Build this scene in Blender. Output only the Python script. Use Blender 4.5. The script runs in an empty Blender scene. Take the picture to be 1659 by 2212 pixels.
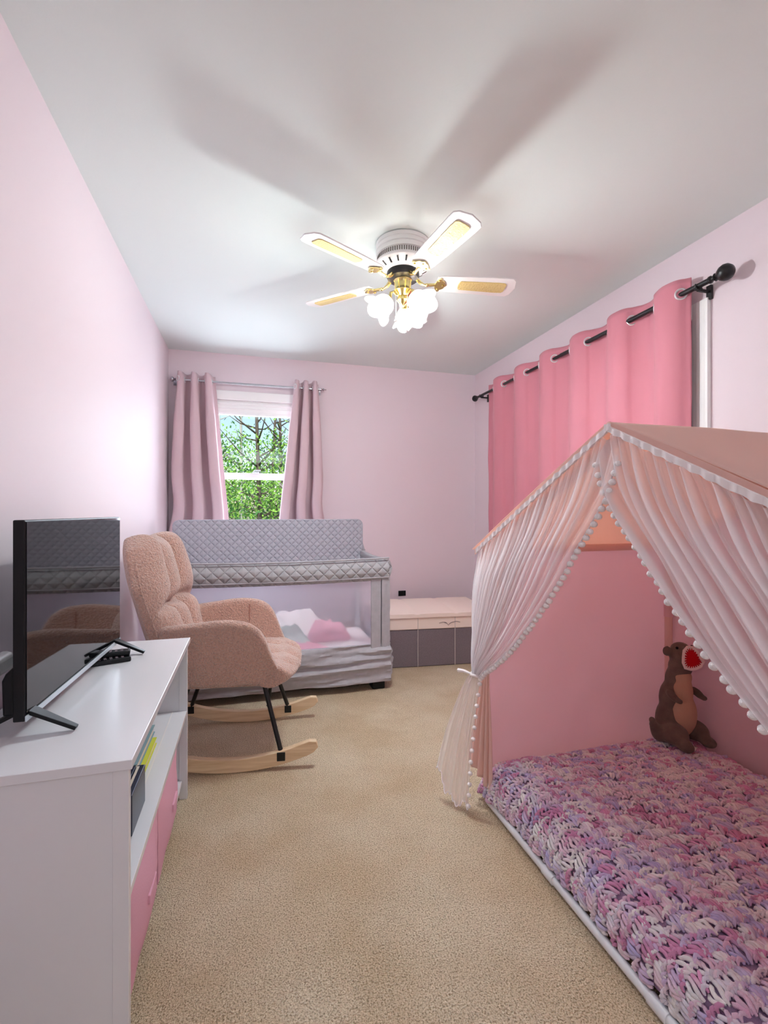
import bpy, bmesh, math, random
from mathutils import Vector, Matrix, noise
random.seed(7)
PI=math.pi; R=math.radians
C=bpy.context.scene.collection
H=2.44                                   # ceiling height
# ------------------------------------------------------------------ camera, world, light, exposure
cam=bpy.data.cameras.new('camera'); co=bpy.data.objects.new('camera',cam); C.objects.link(co)
cam.sensor_fit='HORIZONTAL'; cam.sensor_width=36; cam.lens=36*1022/1659; cam.clip_start=.02
co.location=(0,0,1.14); co.rotation_euler=(R(90),0,-.27604)
bpy.context.scene.camera=co
vs=bpy.context.scene.view_settings
vs.view_transform='Standard'; vs.look='None'; vs.gamma=1; vs.use_curve_mapping=False
vs.exposure=1.15
bpy.context.scene.cycles.max_bounces=10; bpy.context.scene.cycles.diffuse_bounces=7
bpy.context.scene.cycles.transparent_max_bounces=24
W=bpy.data.worlds.new('world'); bpy.context.scene.world=W; W.use_nodes=True
wn=W.node_tree.nodes; wl=W.node_tree.links
sky=wn.new('ShaderNodeTexSky'); sky.sky_type='NISHITA'; sky.sun_disc=False
sky.sun_elevation=R(38); sky.sun_rotation=R(180); sky.air_density=1.2; sky.ozone_density=2.0
wl.new(sky.outputs[0],wn['Background'].inputs[0]); wn['Background'].inputs[1].default_value=.08
sl=bpy.data.lights.new('sun','SUN'); sl.energy=1.5; sl.angle=R(.6); so=bpy.data.objects.new('sun',sl); C.objects.link(so)
so.rotation_euler=(R(52),0,R(-12)); so.location=(0,-6,8)
BULB=300.0                                # emission of the fan bulbs
REAR_FILL=15.0                                # watts of the unseen fill light added behind the camera
al=bpy.data.lights.new('rear_fill_light','AREA'); al.shape='RECTANGLE'; al.size=1.3; al.size_y=.9; al.energy=REAR_FILL; al.color=(.86,.92,1)
ao=bpy.data.objects.new('rear_fill_light',al); C.objects.link(ao); ao.location=(.35,-1.75,2.40)
ao.rotation_euler=(R(28),0,0)
wlm=bpy.data.lights.new('window_daylight','AREA'); wlm.shape='RECTANGLE'; wlm.size=.62; wlm.size_y=.95; wlm.energy=16; wlm.color=(.78,.88,1)
wlo=bpy.data.objects.new('window_daylight',wlm); C.objects.link(wlo); wlo.location=(.045,4.32,1.5); wlo.rotation_euler=(R(-90),0,0)

# ------------------------------------------------------------------ materials
def lin(c): 
    c=c/255; return c/12.92 if c<=.04045 else ((c+.055)/1.055)**2.4
def rgb(r,g,b): return (lin(r),lin(g),lin(b),1)
class NT:
    def __init__(s,name):
        s.m=bpy.data.materials.new(name); s.m.use_nodes=True; s.t=s.m.node_tree; s.n=s.t.nodes; s.l=s.t.links
        s.b=s.n['Principled BSDF']; s.out=s.n['Material Output']
    def new(s,t,**k):
        o=s.n.new('ShaderNode'+t)
        for a,v in k.items(): setattr(o,a,v)
        return o
    def link(s,a,b): s.l.new(a,b)
    def tex(s,kind,scale,detail=2,coord='Object',**k):
        tc=s.new('TexCoord'); t=s.new('Tex'+kind,**k); s.link(tc.outputs[coord],t.inputs['Vector']); t.inputs['Scale'].default_value=scale
        if 'Detail' in t.inputs: t.inputs['Detail'].default_value=detail
        return t
    def bump(s,src,strength,dist=.01,prev=None):
        b=s.new('Bump'); b.inputs['Strength'].default_value=strength; b.inputs['Distance'].default_value=dist
        s.link(src,b.inputs['Height']); 
        if prev: s.link(prev,b.inputs['Normal'])
        s.link(b.outputs[0],s.b.inputs['Normal']); return b.outputs[0]
    def ramp(s,src,stops,dst=None):
        r=s.new('ValToRGB'); e=r.color_ramp.elements
        while len(e)<len(stops): e.new(.5)
        for k,(p,c) in enumerate(stops): e[k].position=p; e[k].color=c
        s.link(src,r.inputs[0]); s.link(r.outputs[0],dst if dst else s.b.inputs['Base Color']); return r
def mat(name,c,rough=.5,metal=0,spec=.5,bump=None,noise_col=None,sheen=0,coat=0):
    """bump=(scale,strength,dist); noise_col=(scale,amount)"""
    m=NT(name); b=m.b; col=rgb(*c)
    b.inputs['Base Color'].default_value=col; b.inputs['Roughness'].default_value=rough; b.inputs['Metallic'].default_value=metal
    b.inputs['Specular IOR Level'].default_value=spec
    if sheen: b.inputs['Sheen Weight'].default_value=sheen; b.inputs['Sheen Roughness'].default_value=.5
    if coat: b.inputs['Coat Weight'].default_value=coat; b.inputs['Coat Roughness'].default_value=.1
    if noise_col:
        t=m.tex('Noise',noise_col[0],5); a=noise_col[1]
        m.ramp(t.outputs[0],[(.3,tuple(x*(1-a) for x in col[:3])+(1,)),(.7,tuple(min(1,x*(1+a)) for x in col[:3])+(1,))])
    if bump:
        t=m.tex('Noise',bump[0],4); m.bump(t.outputs[0],bump[1],bump[2])
    return m.m
def sheer(name,c,alpha,transl=.5):
    m=NT(name); d=m.new('BsdfDiffuse'); t=m.new('BsdfTranslucent'); tr=m.new('BsdfTransparent'); a=m.new('MixShader'); b=m.new('MixShader')
    d.inputs[0].default_value=rgb(*c); t.inputs[0].default_value=rgb(*c)
    a.inputs[0].default_value=transl; m.link(d.outputs[0],a.inputs[1]); m.link(t.outputs[0],a.inputs[2])
    b.inputs[0].default_value=alpha; m.link(tr.outputs[0],b.inputs[1]); m.link(a.outputs[0],b.inputs[2])
    m.link(b.outputs[0],m.out.inputs[0]); return m.m
def translucent(name,c,c2,f=.35,bump=None):
    m=NT(name); m.b.inputs['Base Color'].default_value=rgb(*c); m.b.inputs['Roughness'].default_value=.9; m.b.inputs['Specular IOR Level'].default_value=.15
    if bump: t=m.tex('Noise',bump[0],3); m.bump(t.outputs[0],bump[1],bump[2])
    t=m.new('BsdfTranslucent'); t.inputs[0].default_value=rgb(*c2); x=m.new('MixShader'); x.inputs[0].default_value=f
    m.link(m.b.outputs[0],x.inputs[1]); m.link(t.outputs[0],x.inputs[2]); m.link(x.outputs[0],m.out.inputs[0]); return m.m
M={}
M['wall']=mat('pink_wall_paint',(232,218,224),.6,spec=.25,bump=(60,.06,.004))
M['ceil']=mat('ceiling_paint',(230,240,237),.8,spec=.2,bump=(90,.08,.003))
M['white']=mat('white_trim_paint',(246,246,245),.35)
M['laminate']=mat('white_laminate',(228,230,235),.22,spec=.5)
M['edge']=mat('white_edge_band',(226,222,222),.4)
M['black']=mat('black_plastic',(10,12,16),.4,spec=.3)
M['blackm']=mat('black_metal',(16,16,18),.38,spec=.5)
M['dark']=mat('dark_recess',(6,6,7),.8)
M['ring']=mat('pale_grommet_steel',(232,230,232),.35,metal=.5)
M['chrome']=mat('silver_metal',(190,190,196),.22,metal=1)
M['brass']=mat('polished_brass',(232,216,150),.2,metal=1)
M['curtain']=mat('coral_pink_curtain_fabric',(212,138,152),.85,spec=.15,bump=(260,.15,.002),sheen=.2)
M['dusty']=mat('dusty_pink_curtain_fabric',(212,186,192),.8,spec=.2,bump=(240,.12,.002),sheen=.2)
M['peach']=translucent('peach_canopy_fabric',(248,228,222),(252,214,196),.52,(9,.25,.01))
M['peachd']=translucent('peach_tie_back_fabric',(250,226,218),(252,228,218),.4,(14,.4,.01))
M['panel']=translucent('pink_side_panel_fabric',(252,232,238),(252,224,228),.5,(7,.3,.012))
M['sheer']=sheer('white_sheer_voile',(254,252,254),.50,.5)
M['header']=mat('white_header_tape',(244,238,238),.85,spec=.1)
M['pom']=mat('white_pompom_yarn',(246,244,244),.95,spec=.05,bump=(220,.6,.004))
M['wood']=None
M['grey']=mat('grey_fabric',(176,174,180),.9,spec=.1,bump=(420,.25,.002),noise_col=(30,.06))
M['charcoal']=mat('charcoal_woven_fabric',(128,118,124),.9,spec=.1,bump=(300,.3,.002),noise_col=(160,.12))
M['cream']=mat('cream_lid_fabric',(244,228,218),.85,spec=.1,bump=(300,.15,.002))
M['mesh']=sheer('pale_lavender_mesh',(238,238,254),.30,.5)
M['pvc']=mat('white_pvc_pipe',(232,236,240),.3)
M['mint']=mat('mint_cotton',(214,236,232),.9,spec=.1,bump=(30,.3,.01))
M['rose']=mat('rose_plush',(240,176,196),.95,spec=.05,bump=(120,.5,.006),sheen=.3)
M['binpink']=mat('pink_bin_fabric',(222,172,190),.9,spec=.1,bump=(200,.2,.002))
M['skin']=mat('brown_plush',(112,100,90),.95,spec=.05,bump=(160,.5,.004),noise_col=(22,.2),sheen=.2)
M['tan']=mat('tan_plush',(196,166,140),.95,spec=.05,bump=(160,.4,.004))
M['red']=mat('red_felt',(190,20,34),.9,spec=.1,bump=(150,.3,.003))
M['tooth']=mat('white_felt',(232,220,216),.9,spec=.1)
M['glassb']=mat('black_glass',(8,10,13),.04,spec=.9)
M['yellow']=mat('yellow_book_cover',(206,214,70),.5); M['teal']=mat('blue_grey_book_cover',(134,166,176),.5); M['navy']=mat('navy_case',(26,34,60),.35)
M['page']=mat('paper_pages',(220,210,196),.9)
# light wood
m=NT('pale_beech_wood'); w=m.tex('Noise',3,4); mp=m.new('Mapping'); mp.inputs['Scale'].default_value=(2,30,30); tc=m.new('TexCoord'); m.link(tc.outputs['Object'],mp.inputs[0]); m.link(mp.outputs[0],w.inputs['Vector'])
m.ramp(w.outputs[0],[(.3,rgb(214,184,144)),(.7,rgb(236,212,178))]); m.b.inputs['Roughness'].default_value=.45; M['wood']=m.m
# carpet: speckled cut pile
m=NT('beige_carpet'); n1=m.tex('Noise',230,3); n2=m.tex('Noise',2.6,4); n3=m.tex('Voronoi',190)
mx=m.new('Mix',data_type='RGBA'); r1=m.ramp(n1.outputs[0],[(.33,rgb(184,166,138)),(.5,rgb(234,220,196)),(.68,rgb(250,242,226))],mx.inputs[6])
r2=m.ramp(n2.outputs[0],[(.38,rgb(214,188,148)),(.62,rgb(244,236,222))],mx.inputs[7]); mx.blend_type='MULTIPLY'; mx.inputs[0].default_value=.5
hs=m.new('HueSaturation'); hs.inputs['Value'].default_value=1.12; m.link(mx.outputs[2],hs.inputs['Color']); m.link(hs.outputs[0],m.b.inputs['Base Color'])
m.b.inputs['Roughness'].default_value=.97; m.b.inputs['Specular IOR Level'].default_value=.05
b1=m.bump(n3.outputs[0],.5,.01); b2=m.bump(n1.outputs[0],.9,.012,b1); n4=m.tex('Noise',9,3); m.bump(n4.outputs[0],.35,.03,b2); M['carpet']=m.m
# quilted grey: diamond stitch lines
def quilt(name,c,k,ax=('X','Z')):
    m=NT(name); tc=m.new('TexCoord'); sp=m.new('SeparateXYZ'); m.link(tc.outputs['Object'],sp.inputs[0])
    def op(o,a,b=None):
        q=m.new('Math',operation=o)
        for i,v in enumerate((a,b)):
            if v is None: continue
            if isinstance(v,(int,float)): q.inputs[i].default_value=v
            else: m.link(v,q.inputs[i])
        return q.outputs[0]
    X,Z=sp.outputs[ax[0]],sp.outputs[ax[1]]
    a=op('ABSOLUTE',op('SINE',op('MULTIPLY',op('ADD',X,Z),k))); b=op('ABSOLUTE',op('SINE',op('MULTIPLY',op('SUBTRACT',X,Z),k)))
    h=op('POWER',op('MINIMUM',a,b),.45)
    m.ramp(h,[(0,tuple(x*.8 for x in rgb(*c)[:3])+(1,)),(.35,rgb(*c))]); m.bump(h,.7,.012)
    m.b.inputs['Roughness'].default_value=.85; m.b.inputs['Specular IOR Level'].default_value=.2; return m.m
M['quilt']=quilt('grey_quilted_fabric',(184,184,194),58); M['quiltrail']=quilt('grey_quilted_rail_fabric',(176,176,180),46)
# sherpa fleece
m=NT('pink_sherpa_fleece'); n1=m.tex('Noise',120,5); n2=m.tex('Voronoi',150)
m.ramp(n1.outputs[0],[(.3,rgb(206,154,132)),(.6,rgb(230,182,160))]); b1=m.bump(n1.outputs[0],1,.014); m.bump(n2.outputs[0],.6,.006,b1)
m.b.inputs['Roughness'].default_value=1; m.b.inputs['Specular IOR Level'].default_value=.05; m.b.inputs['Sheen Weight'].default_value=1; m.b.inputs['Sheen Roughness'].default_value=.6; M['sherpa']=m.m
# printed blanket
m=NT('white_pink_floral_cotton'); n1=m.tex('Voronoi',55); m.ramp(n1.outputs[0],[(.28,rgb(214,140,170)),(.42,rgb(246,236,240))]); m.b.inputs['Roughness'].default_value=.9; n2=m.tex('Noise',40,3); m.bump(n2.outputs[0],.6,.01); M['floral']=m.m
# cane insert for the blades
m=NT('woven_cane'); v=m.tex('Voronoi',110); m.ramp(v.outputs[0],[(.12,rgb(120,90,36)),(.3,rgb(196,166,90)),(.55,rgb(226,206,140))]); m.b.inputs['Roughness'].default_value=.6; m.bump(v.outputs[0],.5,.004); M['cane']=m.m
# crocheted yarn: variegated dye in a vertex colour
m=NT('variegated_chenille_yarn'); at=m.new('VertexColor',layer_name='dye'); m.link(at.outputs[0],m.b.inputs['Base Color']); m.b.inputs['Roughness'].default_value=.95; m.b.inputs['Specular IOR Level'].default_value=.1; m.b.inputs['Sheen Weight'].default_value=.25
n1=m.tex('Noise',700,2); m.bump(n1.outputs[0],.6,.003); M['yarn']=m.m
# glass shades, bulbs, panes
m=NT('frosted_petal_glass'); tr=m.new('BsdfTransparent'); tl=m.new('BsdfTranslucent'); tl.inputs[0].default_value=rgb(250,236,228); d=m.b; d.inputs['Base Color'].default_value=rgb(252,240,236); d.inputs['Roughness'].default_value=.25
x1=m.new('MixShader'); x1.inputs[0].default_value=.5; m.link(d.outputs[0],x1.inputs[1]); m.link(tl.outputs[0],x1.inputs[2])
x2=m.new('MixShader'); x2.inputs[0].default_value=.8; m.link(tr.outputs[0],x2.inputs[1]); m.link(x1.outputs[0],x2.inputs[2]); m.link(x2.outputs[0],m.out.inputs[0]); M['petal']=m.m
m=NT('lit_bulb'); e=m.new('Emission'); e.inputs[0].default_value=(.91,.98,1,1); e.inputs[1].default_value=BULB; m.link(e.outputs[0],m.out.inputs[0]); M['bulb']=m.m
m=NT('window_glass'); tr=m.new('BsdfTransparent'); g=m.new('BsdfGlossy'); g.inputs[1].default_value=.02; x=m.new('MixShader'); x.inputs[0].default_value=.012; m.link(tr.outputs[0],x.inputs[1]); m.link(g.outputs[0],x.inputs[2]); m.link(x.outputs[0],m.out.inputs[0]); M['pane']=m.m
M['leaf']=mat('spring_green_leaves',(150,200,84),.7,spec=.2,noise_col=(1.2,.35)); M['leafd']=mat('deeper_green_leaves',(84,138,70),.7,spec=.2,noise_col=(1.2,.35))
M['bark']=mat('tree_bark',(104,92,80),.9,bump=(20,.5,.02)); M['birch']=mat('pale_bark',(196,194,182),.9,bump=(20,.4,.02)); M['grass']=mat('grass',(96,140,66),.95,noise_col=(2,.3))

# ------------------------------------------------------------------ building helpers
MW={}
def mw(o): return MW.get(o.name,Matrix.Identity(4)) if o else Matrix.Identity(4)
def props(o,label=None,cat=None,group=None,kind=None):
    for k,v in (('label',label),('category',cat),('group',group),('kind',kind)):
        if v: o[k]=v
    return o
def thing(name,label,cat,loc=(0,0,0),rz=0,group=None,kind=None):
    o=bpy.data.objects.new(name,None); C.objects.link(o); o.location=loc; o.rotation_euler=(0,0,rz); o.empty_display_size=.05
    MW[o.name]=Matrix.Translation(loc)@Matrix.Rotation(rz,4,'Z'); return props(o,label,cat,group,kind)
class MB:
    """collects shapes, given in world coordinates (or local ones), and links them as ONE mesh object"""
    def __init__(s): s.v=[]; s.f=[]; s.c=[]
    def add(s,vs,fs): o=len(s.v); s.v+= [Vector(p) for p in vs]; s.f+=[tuple(i+o for i in f) for f in fs]; return s
    def box(s,a,b):
        (x0,y0,z0),(x1,y1,z1)=a,b
        return s.add([(x0,y0,z0),(x1,y0,z0),(x1,y1,z0),(x0,y1,z0),(x0,y0,z1),(x1,y0,z1),(x1,y1,z1),(x0,y1,z1)],[(0,3,2,1),(4,5,6,7),(0,1,5,4),(1,2,6,5),(2,3,7,6),(3,0,4,7)])
    def obox(s,c,ax,sz):
        """oriented box: centre, 3 axes, full sizes"""
        c=Vector(c); X,Y,Z=[Vector(a).normalized()*d/2 for a,d in zip(ax,sz)]
        return s.add([c-X-Y-Z,c+X-Y-Z,c+X+Y-Z,c-X+Y-Z,c-X-Y+Z,c+X-Y+Z,c+X+Y+Z,c-X+Y+Z],[(0,3,2,1),(4,5,6,7),(0,1,5,4),(1,2,6,5),(2,3,7,6),(3,0,4,7)])
    def tube(s,pts,r,n=10,caps=True,closed=False):
        pts=[Vector(p) for p in pts]; rs=r if isinstance(r,(list,tuple)) else [r]*len(pts); L=len(pts); vs=[]; fs=[]; pu=None
        for i,p in enumerate(pts):
            t=(pts[(i+1)%L]-pts[i-1]) if closed else (pts[min(i+1,L-1)]-pts[max(i-1,0)])
            t.normalize()
            if pu is None: pu=t.orthogonal().normalized()
            else:
                pu=pu-t*pu.dot(t)
                pu=pu.normalized() if pu.length>1e-6 else t.orthogonal().normalized()
            w=t.cross(pu)
            for k in range(n): a=2*PI*k/n; vs.append(p+(pu*math.cos(a)+w*math.sin(a))*rs[i])
        for i in range(L if closed else L-1):
            j=(i+1)%L
            for k in range(n): fs.append((i*n+k,i*n+(k+1)%n,j*n+(k+1)%n,j*n+k))
        if caps and not closed: fs.append(tuple(range(n-1,-1,-1))); fs.append(tuple((L-1)*n+k for k in range(n)))
        return s.add(vs,fs)
    def lathe(s,prof,c=(0,0,0),axis=(0,0,1),n=32,wob=None):
        """prof: list of (r,z) along axis; wob(r,z,a)->(r,z)"""
        A=Vector(axis).normalized(); U=A.orthogonal().normalized(); V=A.cross(U); c=Vector(c); vs=[]; fs=[]
        for (r,z) in prof:
            for k in range(n):
                a=2*PI*k/n; rr,zz=wob(r,z,a) if wob else (r,z)
                vs.append(c+A*zz+(U*math.cos(a)+V*math.sin(a))*rr)
        for i in range(len(prof)-1):
            for k in range(n): fs.append((i*n+k,i*n+(k+1)%n,(i+1)*n+(k+1)%n,(i+1)*n+k))
        if not wob: fs.append(tuple(range(n-1,-1,-1))); fs.append(tuple((len(prof)-1)*n+k for k in range(n)))
        return s.add(vs,fs)
    def ell(s,c,rad,n=16,m=10,rot=None):
        c=Vector(c); vs=[]; fs=[]
        for i in range(1,m):
            ph=PI*i/m
            for k in range(n):
                a=2*PI*k/n; p=Vector((rad[0]*math.sin(ph)*math.cos(a),rad[1]*math.sin(ph)*math.sin(a),rad[2]*math.cos(ph)))
                if rot is not None: p=rot@p
                vs.append(c+p)
        t=Vector((0,0,rad[2])); 
        if rot is not None: t=rot@t
        vs+= [c+t,c-t]; T=len(vs)-2
        for i in range(m-2):
            for k in range(n): fs.append((i*n+k,(i+1)*n+k,(i+1)*n+(k+1)%n,i*n+(k+1)%n))
        for k in range(n): fs.append((T,k,(k+1)%n)); fs.append((T+1,(m-2)*n+(k+1)%n,(m-2)*n+k))
        return s.add(vs,fs)
    def grid(s,fn,nu,nv,closed_u=False):
        vs=[fn(i/nu,j/nv) for j in range(nv+1) for i in range(nu+1)]; w=nu+1
        return s.add(vs,[(j*w+i,j*w+i+1,(j+1)*w+i+1,(j+1)*w+i) for j in range(nv) for i in range(nu)])
    def slab(s,front,back,nu,nv):
        """closed cushion between two grids"""
        w=nu+1; o=w*(nv+1)
        vs=[front(i/nu,j/nv) for j in range(nv+1) for i in range(nu+1)]+[back(i/nu,j/nv) for j in range(nv+1) for i in range(nu+1)]
        fs=[(j*w+i,j*w+i+1,(j+1)*w+i+1,(j+1)*w+i) for j in range(nv) for i in range(nu)]
        fs+=[tuple(reversed([q+o for q in f])) for f in fs[:]]
        for i in range(nu): fs.append((i+1,i,i+o,i+1+o)); a=nv*w+i; fs.append((a,a+1,a+1+o,a+o))
        for j in range(nv): a=j*w; fs.append((a,a+w,a+w+o,a+o)); a=j*w+nu; fs.append((a+w,a,a+o,a+w+o))
        return s.add(vs,fs)
    def prism(s,poly,d):
        """polygon (3d pts) extruded by vector d"""
        d=Vector(d); n=len(poly); P=[Vector(p) for p in poly]
        return s.add(P+[p+d for p in P],[tuple(range(n-1,-1,-1)),tuple(range(n,2*n))]+[(i,(i+1)%n,(i+1)%n+n,i+n) for i in range(n)])
    def build(s,name,m,parent=None,local=False,smooth=True,bevel=0,sub=0,solid=0,remesh=0,label=None,cat=None,group=None,kind=None,fix=True,auto=40):
        me=bpy.data.meshes.new(name)
        if parent is not None and not local:
            inv=mw(parent).inverted(); vs=[inv@v for v in s.v]
        else: vs=s.v
        me.from_pydata([tuple(v) for v in vs],[],s.f)
        if fix:
            bm=bmesh.new(); bm.from_mesh(me); bmesh.ops.recalc_face_normals(bm,faces=bm.faces); bm.to_mesh(me); bm.free()
        me.materials.append(M[m] if isinstance(m,str) else m)
        if smooth:
            me.polygons.foreach_set('use_smooth',[True]*len(me.polygons))
            if auto and not sub and not remesh and fix:
                bm=bmesh.new(); bm.from_mesh(me); lim=R(auto)
                for e in bm.edges:
                    if len(e.link_faces)==2 and e.calc_face_angle(0)>lim: e.smooth=False
                bm.to_mesh(me); bm.free()
        o=bpy.data.objects.new(name,me); C.objects.link(o)
        if parent is not None: o.parent=parent; MW[o.name]=mw(parent)
        if bevel: b=o.modifiers.new('bevel','BEVEL'); b.width=bevel; b.segments=2; b.limit_method='ANGLE'; b.harden_normals=False
        if solid: q=o.modifiers.new('solid','SOLIDIFY'); q.thickness=solid; q.offset=0
        if remesh: q=o.modifiers.new('remesh','REMESH'); q.mode='VOXEL'; q.voxel_size=remesh; q.use_smooth_shade=True; q=o.modifiers.new('smooth','SMOOTH'); q.factor=.5; q.iterations=6
        if sub: q=o.modifiers.new('sub','SUBSURF'); q.levels=q.render_levels=sub
        return props(o,label,cat,group,kind)
def B(a,b): return MB().box(a,b)
def nz(x,y,z=0,s=1): return noise.noise(Vector((x*s,y*s,z*s)))
def lerp(a,b,t): return a+(b-a)*t
def pl(pts,t):
    """smooth interpolation along a list of tuples, t in 0..1"""
    n=len(pts)-1; x=min(max(t,0),1)*n; i=min(int(x),n-1); f=x-i
    P=[Vector(pts[max(0,min(n,i+k))]) for k in (-1,0,1,2)]
    return .5*((2*P[1])+(P[2]-P[0])*f+(2*P[0]-5*P[1]+4*P[2]-P[3])*f*f+(3*P[1]-P[0]-3*P[2]+P[3])*f**3)

# ------------------------------------------------------------------ room shell
XL,XR,YB,YR=-.625,2.06,4.095,-1.0
T=.12
def st(name,mb,m,**k): return mb.build(name,m,smooth=False,kind='structure',**k)
st('floor',B((XL-T,-2.6,-.1),(XR+T,YB+T,0)),'carpet')
st('ceiling',B((XL-T,-2.6,H),(XR+T,YB+T,H+.1)),'ceil')
st('wall_left',B((XL-T,-2.6,0),(XL,YB+T,H)),'wall')
WX0,WX1,WZ0,WZ1=-.30,.385,.90,2.06      # back window opening
st('wall_back',B((XL,YB,0),(WX0,YB+T,H)).box((WX1,YB,0),(XR,YB+T,H)).box((WX0,YB,0),(WX1,YB+T,WZ0)).box((WX0,YB,WZ1),(WX1,YB+T,H)),'wall')
RY0,RY1,RZ0,RZ1=1.80,3.60,1.02,2.08      # right window opening
st('wall_right',B((XR,-2.6,0),(XR+T,RY0,H)).box((XR,RY1,0),(XR+T,YB+T,H)).box((XR,RY0,0),(XR+T,RY1,RZ0)).box((XR,RY0,RZ1),(XR+T,RY1,H)),'wall')
st('wall_rear',B((XL,YR-T,0),(-.2,YR,H)).box((1.7,YR-T,0),(XR,YR,H)).box((-.2,YR-T,2.3),(1.7,YR,H)),'wall')
st('wall_hall',B((XL,-2.6-T,0),(XR,-2.6,H)),'white')
st('baseboard_back',B((XL,YB-.014,0),(XR,YB-.001,.09)),'white',bevel=.003)
st('baseboard_left',B((XL+.001,-.9,0),(XL+.014,YB-.02,.09)),'white',bevel=.003)
st('baseboard_right',B((XR-.014,-.9,0),(XR-.001,YB-.02,.09)),'white',bevel=.003)

# back window
w1=thing('window_1','white double hung window in the far pink wall with trees outside','window',(.04,YB,WZ0),kind='structure')
cw=.06
c_=MB().box((WX0-cw,YB-.02,WZ0-.03),(WX0,YB-.001,WZ1)).box((WX1,YB-.02,WZ0-.03),(WX1+cw,YB-.001,WZ1)).box((WX0-cw-.01,YB-.024,WZ1),(WX1+cw+.01,YB-.001,WZ1+.075)).box((WX0-cw-.02,YB-.05,WZ0-.05),(WX1+cw+.02,YB-.001,WZ0-.02))
c_.build('window_casing','white',w1,bevel=.004)
j=MB().box((WX0,YB,WZ0),(WX0+.028,YB+.1,WZ1)).box((WX1-.028,YB,WZ0),(WX1,YB+.1,WZ1)).box((WX0,YB,WZ1-.03),(WX1,YB+.1,WZ1)).box((WX0,YB,WZ0),(WX1,YB+.1,WZ0+.03))
j.build('window_frame','white',w1,bevel=.003)
def sash(z0,z1,y,n):
    x0,x1=WX0+.028,WX1-.028; r=.02
    f=MB().box((x0,y,z0),(x0+r,y+.03,z1)).box((x1-r,y,z0),(x1,y+.03,z1)).box((x0,y,z1-.04),(x1,y+.03,z1)).box((x0,y,z0),(x1,y+.03,z0+.04))
    s_=f.build('sash','white',w1,bevel=.003); MB().box((x0+r-.004,y+.013,z0+.036),(x1-r+.004,y+.017,z1-.036)).build('glass_pane','pane',s_,smooth=False); return s_
sash(1.415,WZ1-.03,YB+.055,0); sa=sash(WZ0+.03,1.465,YB+.02,1)
MB().box((.02,YB+.0,1.466),(.075,YB+.035,1.476)).tube([(.03,YB+.018,1.476),(.035,YB+.012,1.486),(.085,YB+.008,1.488)],.004).build('sash_lock','chrome',sa,label='small metal sash lock on the meeting rail')
# stacked roller shade
sh=MB().box((WX0+.03,YB-.006,1.955),(WX1-.03,YB+.018,2.03)).tube([(WX0+.03,YB+.006,2.035),(WX1-.03,YB+.006,2.035)],.018,12).box((WX0+.03,YB-.012,1.94),(WX1-.03,YB+.02,1.962)).box((WX0+.03,YB-.012,1.992),(WX1-.03,YB+.0,2.0))
sh.build('raised_shade','white',w1,bevel=.003)

# right window: casing seen past the curtain edge
w2=thing('window_2','white cased dark window mostly hidden by the coral pink curtains','window',(XR,2.7,RZ0),kind='structure')
def casing_prof(y0,y1):
    s=(y1-y0)/6; xs=[0,.022,.018,.022,.014,.020,.012]; 
    return [(XR-.001,y0)]+[(XR-xs[k]-.004,y0+s*k) for k in range(7)][0:]+[(XR-.001,y1)]
def vcas(y0,y1,z0,z1):
    P=[(XR-.0005,y0),(XR-.022,y0),(XR-.022,y0+.014),(XR-.0195,y0+.018),(XR-.0195,y0+.040),(XR-.0175,y0+.044),(XR-.0175,y0+.060),(XR-.016,y0+.064),(XR-.016,y1),(XR-.0005,y1)]
    return MB().prism([(x,y,z0) for x,y in P],(0,0,z1-z0))
k_=vcas(1.70,1.785,.96,2.135)
k2=MB().prism([(x,RY0+RY1-y,.96) for x,y in [(XR-.0005,1.70),(XR-.024,1.70),(XR-.018,1.72),(XR-.019,1.785),(XR-.0005,1.785)]],(0,0,1.175))
k_.build('side_casing','white',w2,smooth=False); k2.build('side_casing','white',w2,smooth=False)
B((XR-.022,1.785,2.065),(XR-.001,RY1+.02,2.135)).build('head_casing','white',w2,smooth=False,bevel=.002)
B((XR-.05,1.68,.93),(XR-.001,RY1+.1,.958)).build('window_sill','white',w2,smooth=False,bevel=.004)
B((XR+.001,RY0,RZ0),(XR+.08,RY0+.02,RZ1)).box((XR+.001,RY1-.02,RZ0),(XR+.08,RY1,RZ1)).box((XR+.001,RY0,RZ1-.02),(XR+.08,RY1,RZ1)).box((XR+.001,RY0,RZ0),(XR+.08,RY1,RZ0+.02)).build('window_frame','dark',w2,smooth=False)
B((XR+.05,RY0+.02,RZ0+.02),(XR+.06,RY1-.02,RZ1-.02)).build('blackout_shade','dark',w2,smooth=False,label='black covering behind the curtain')

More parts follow.
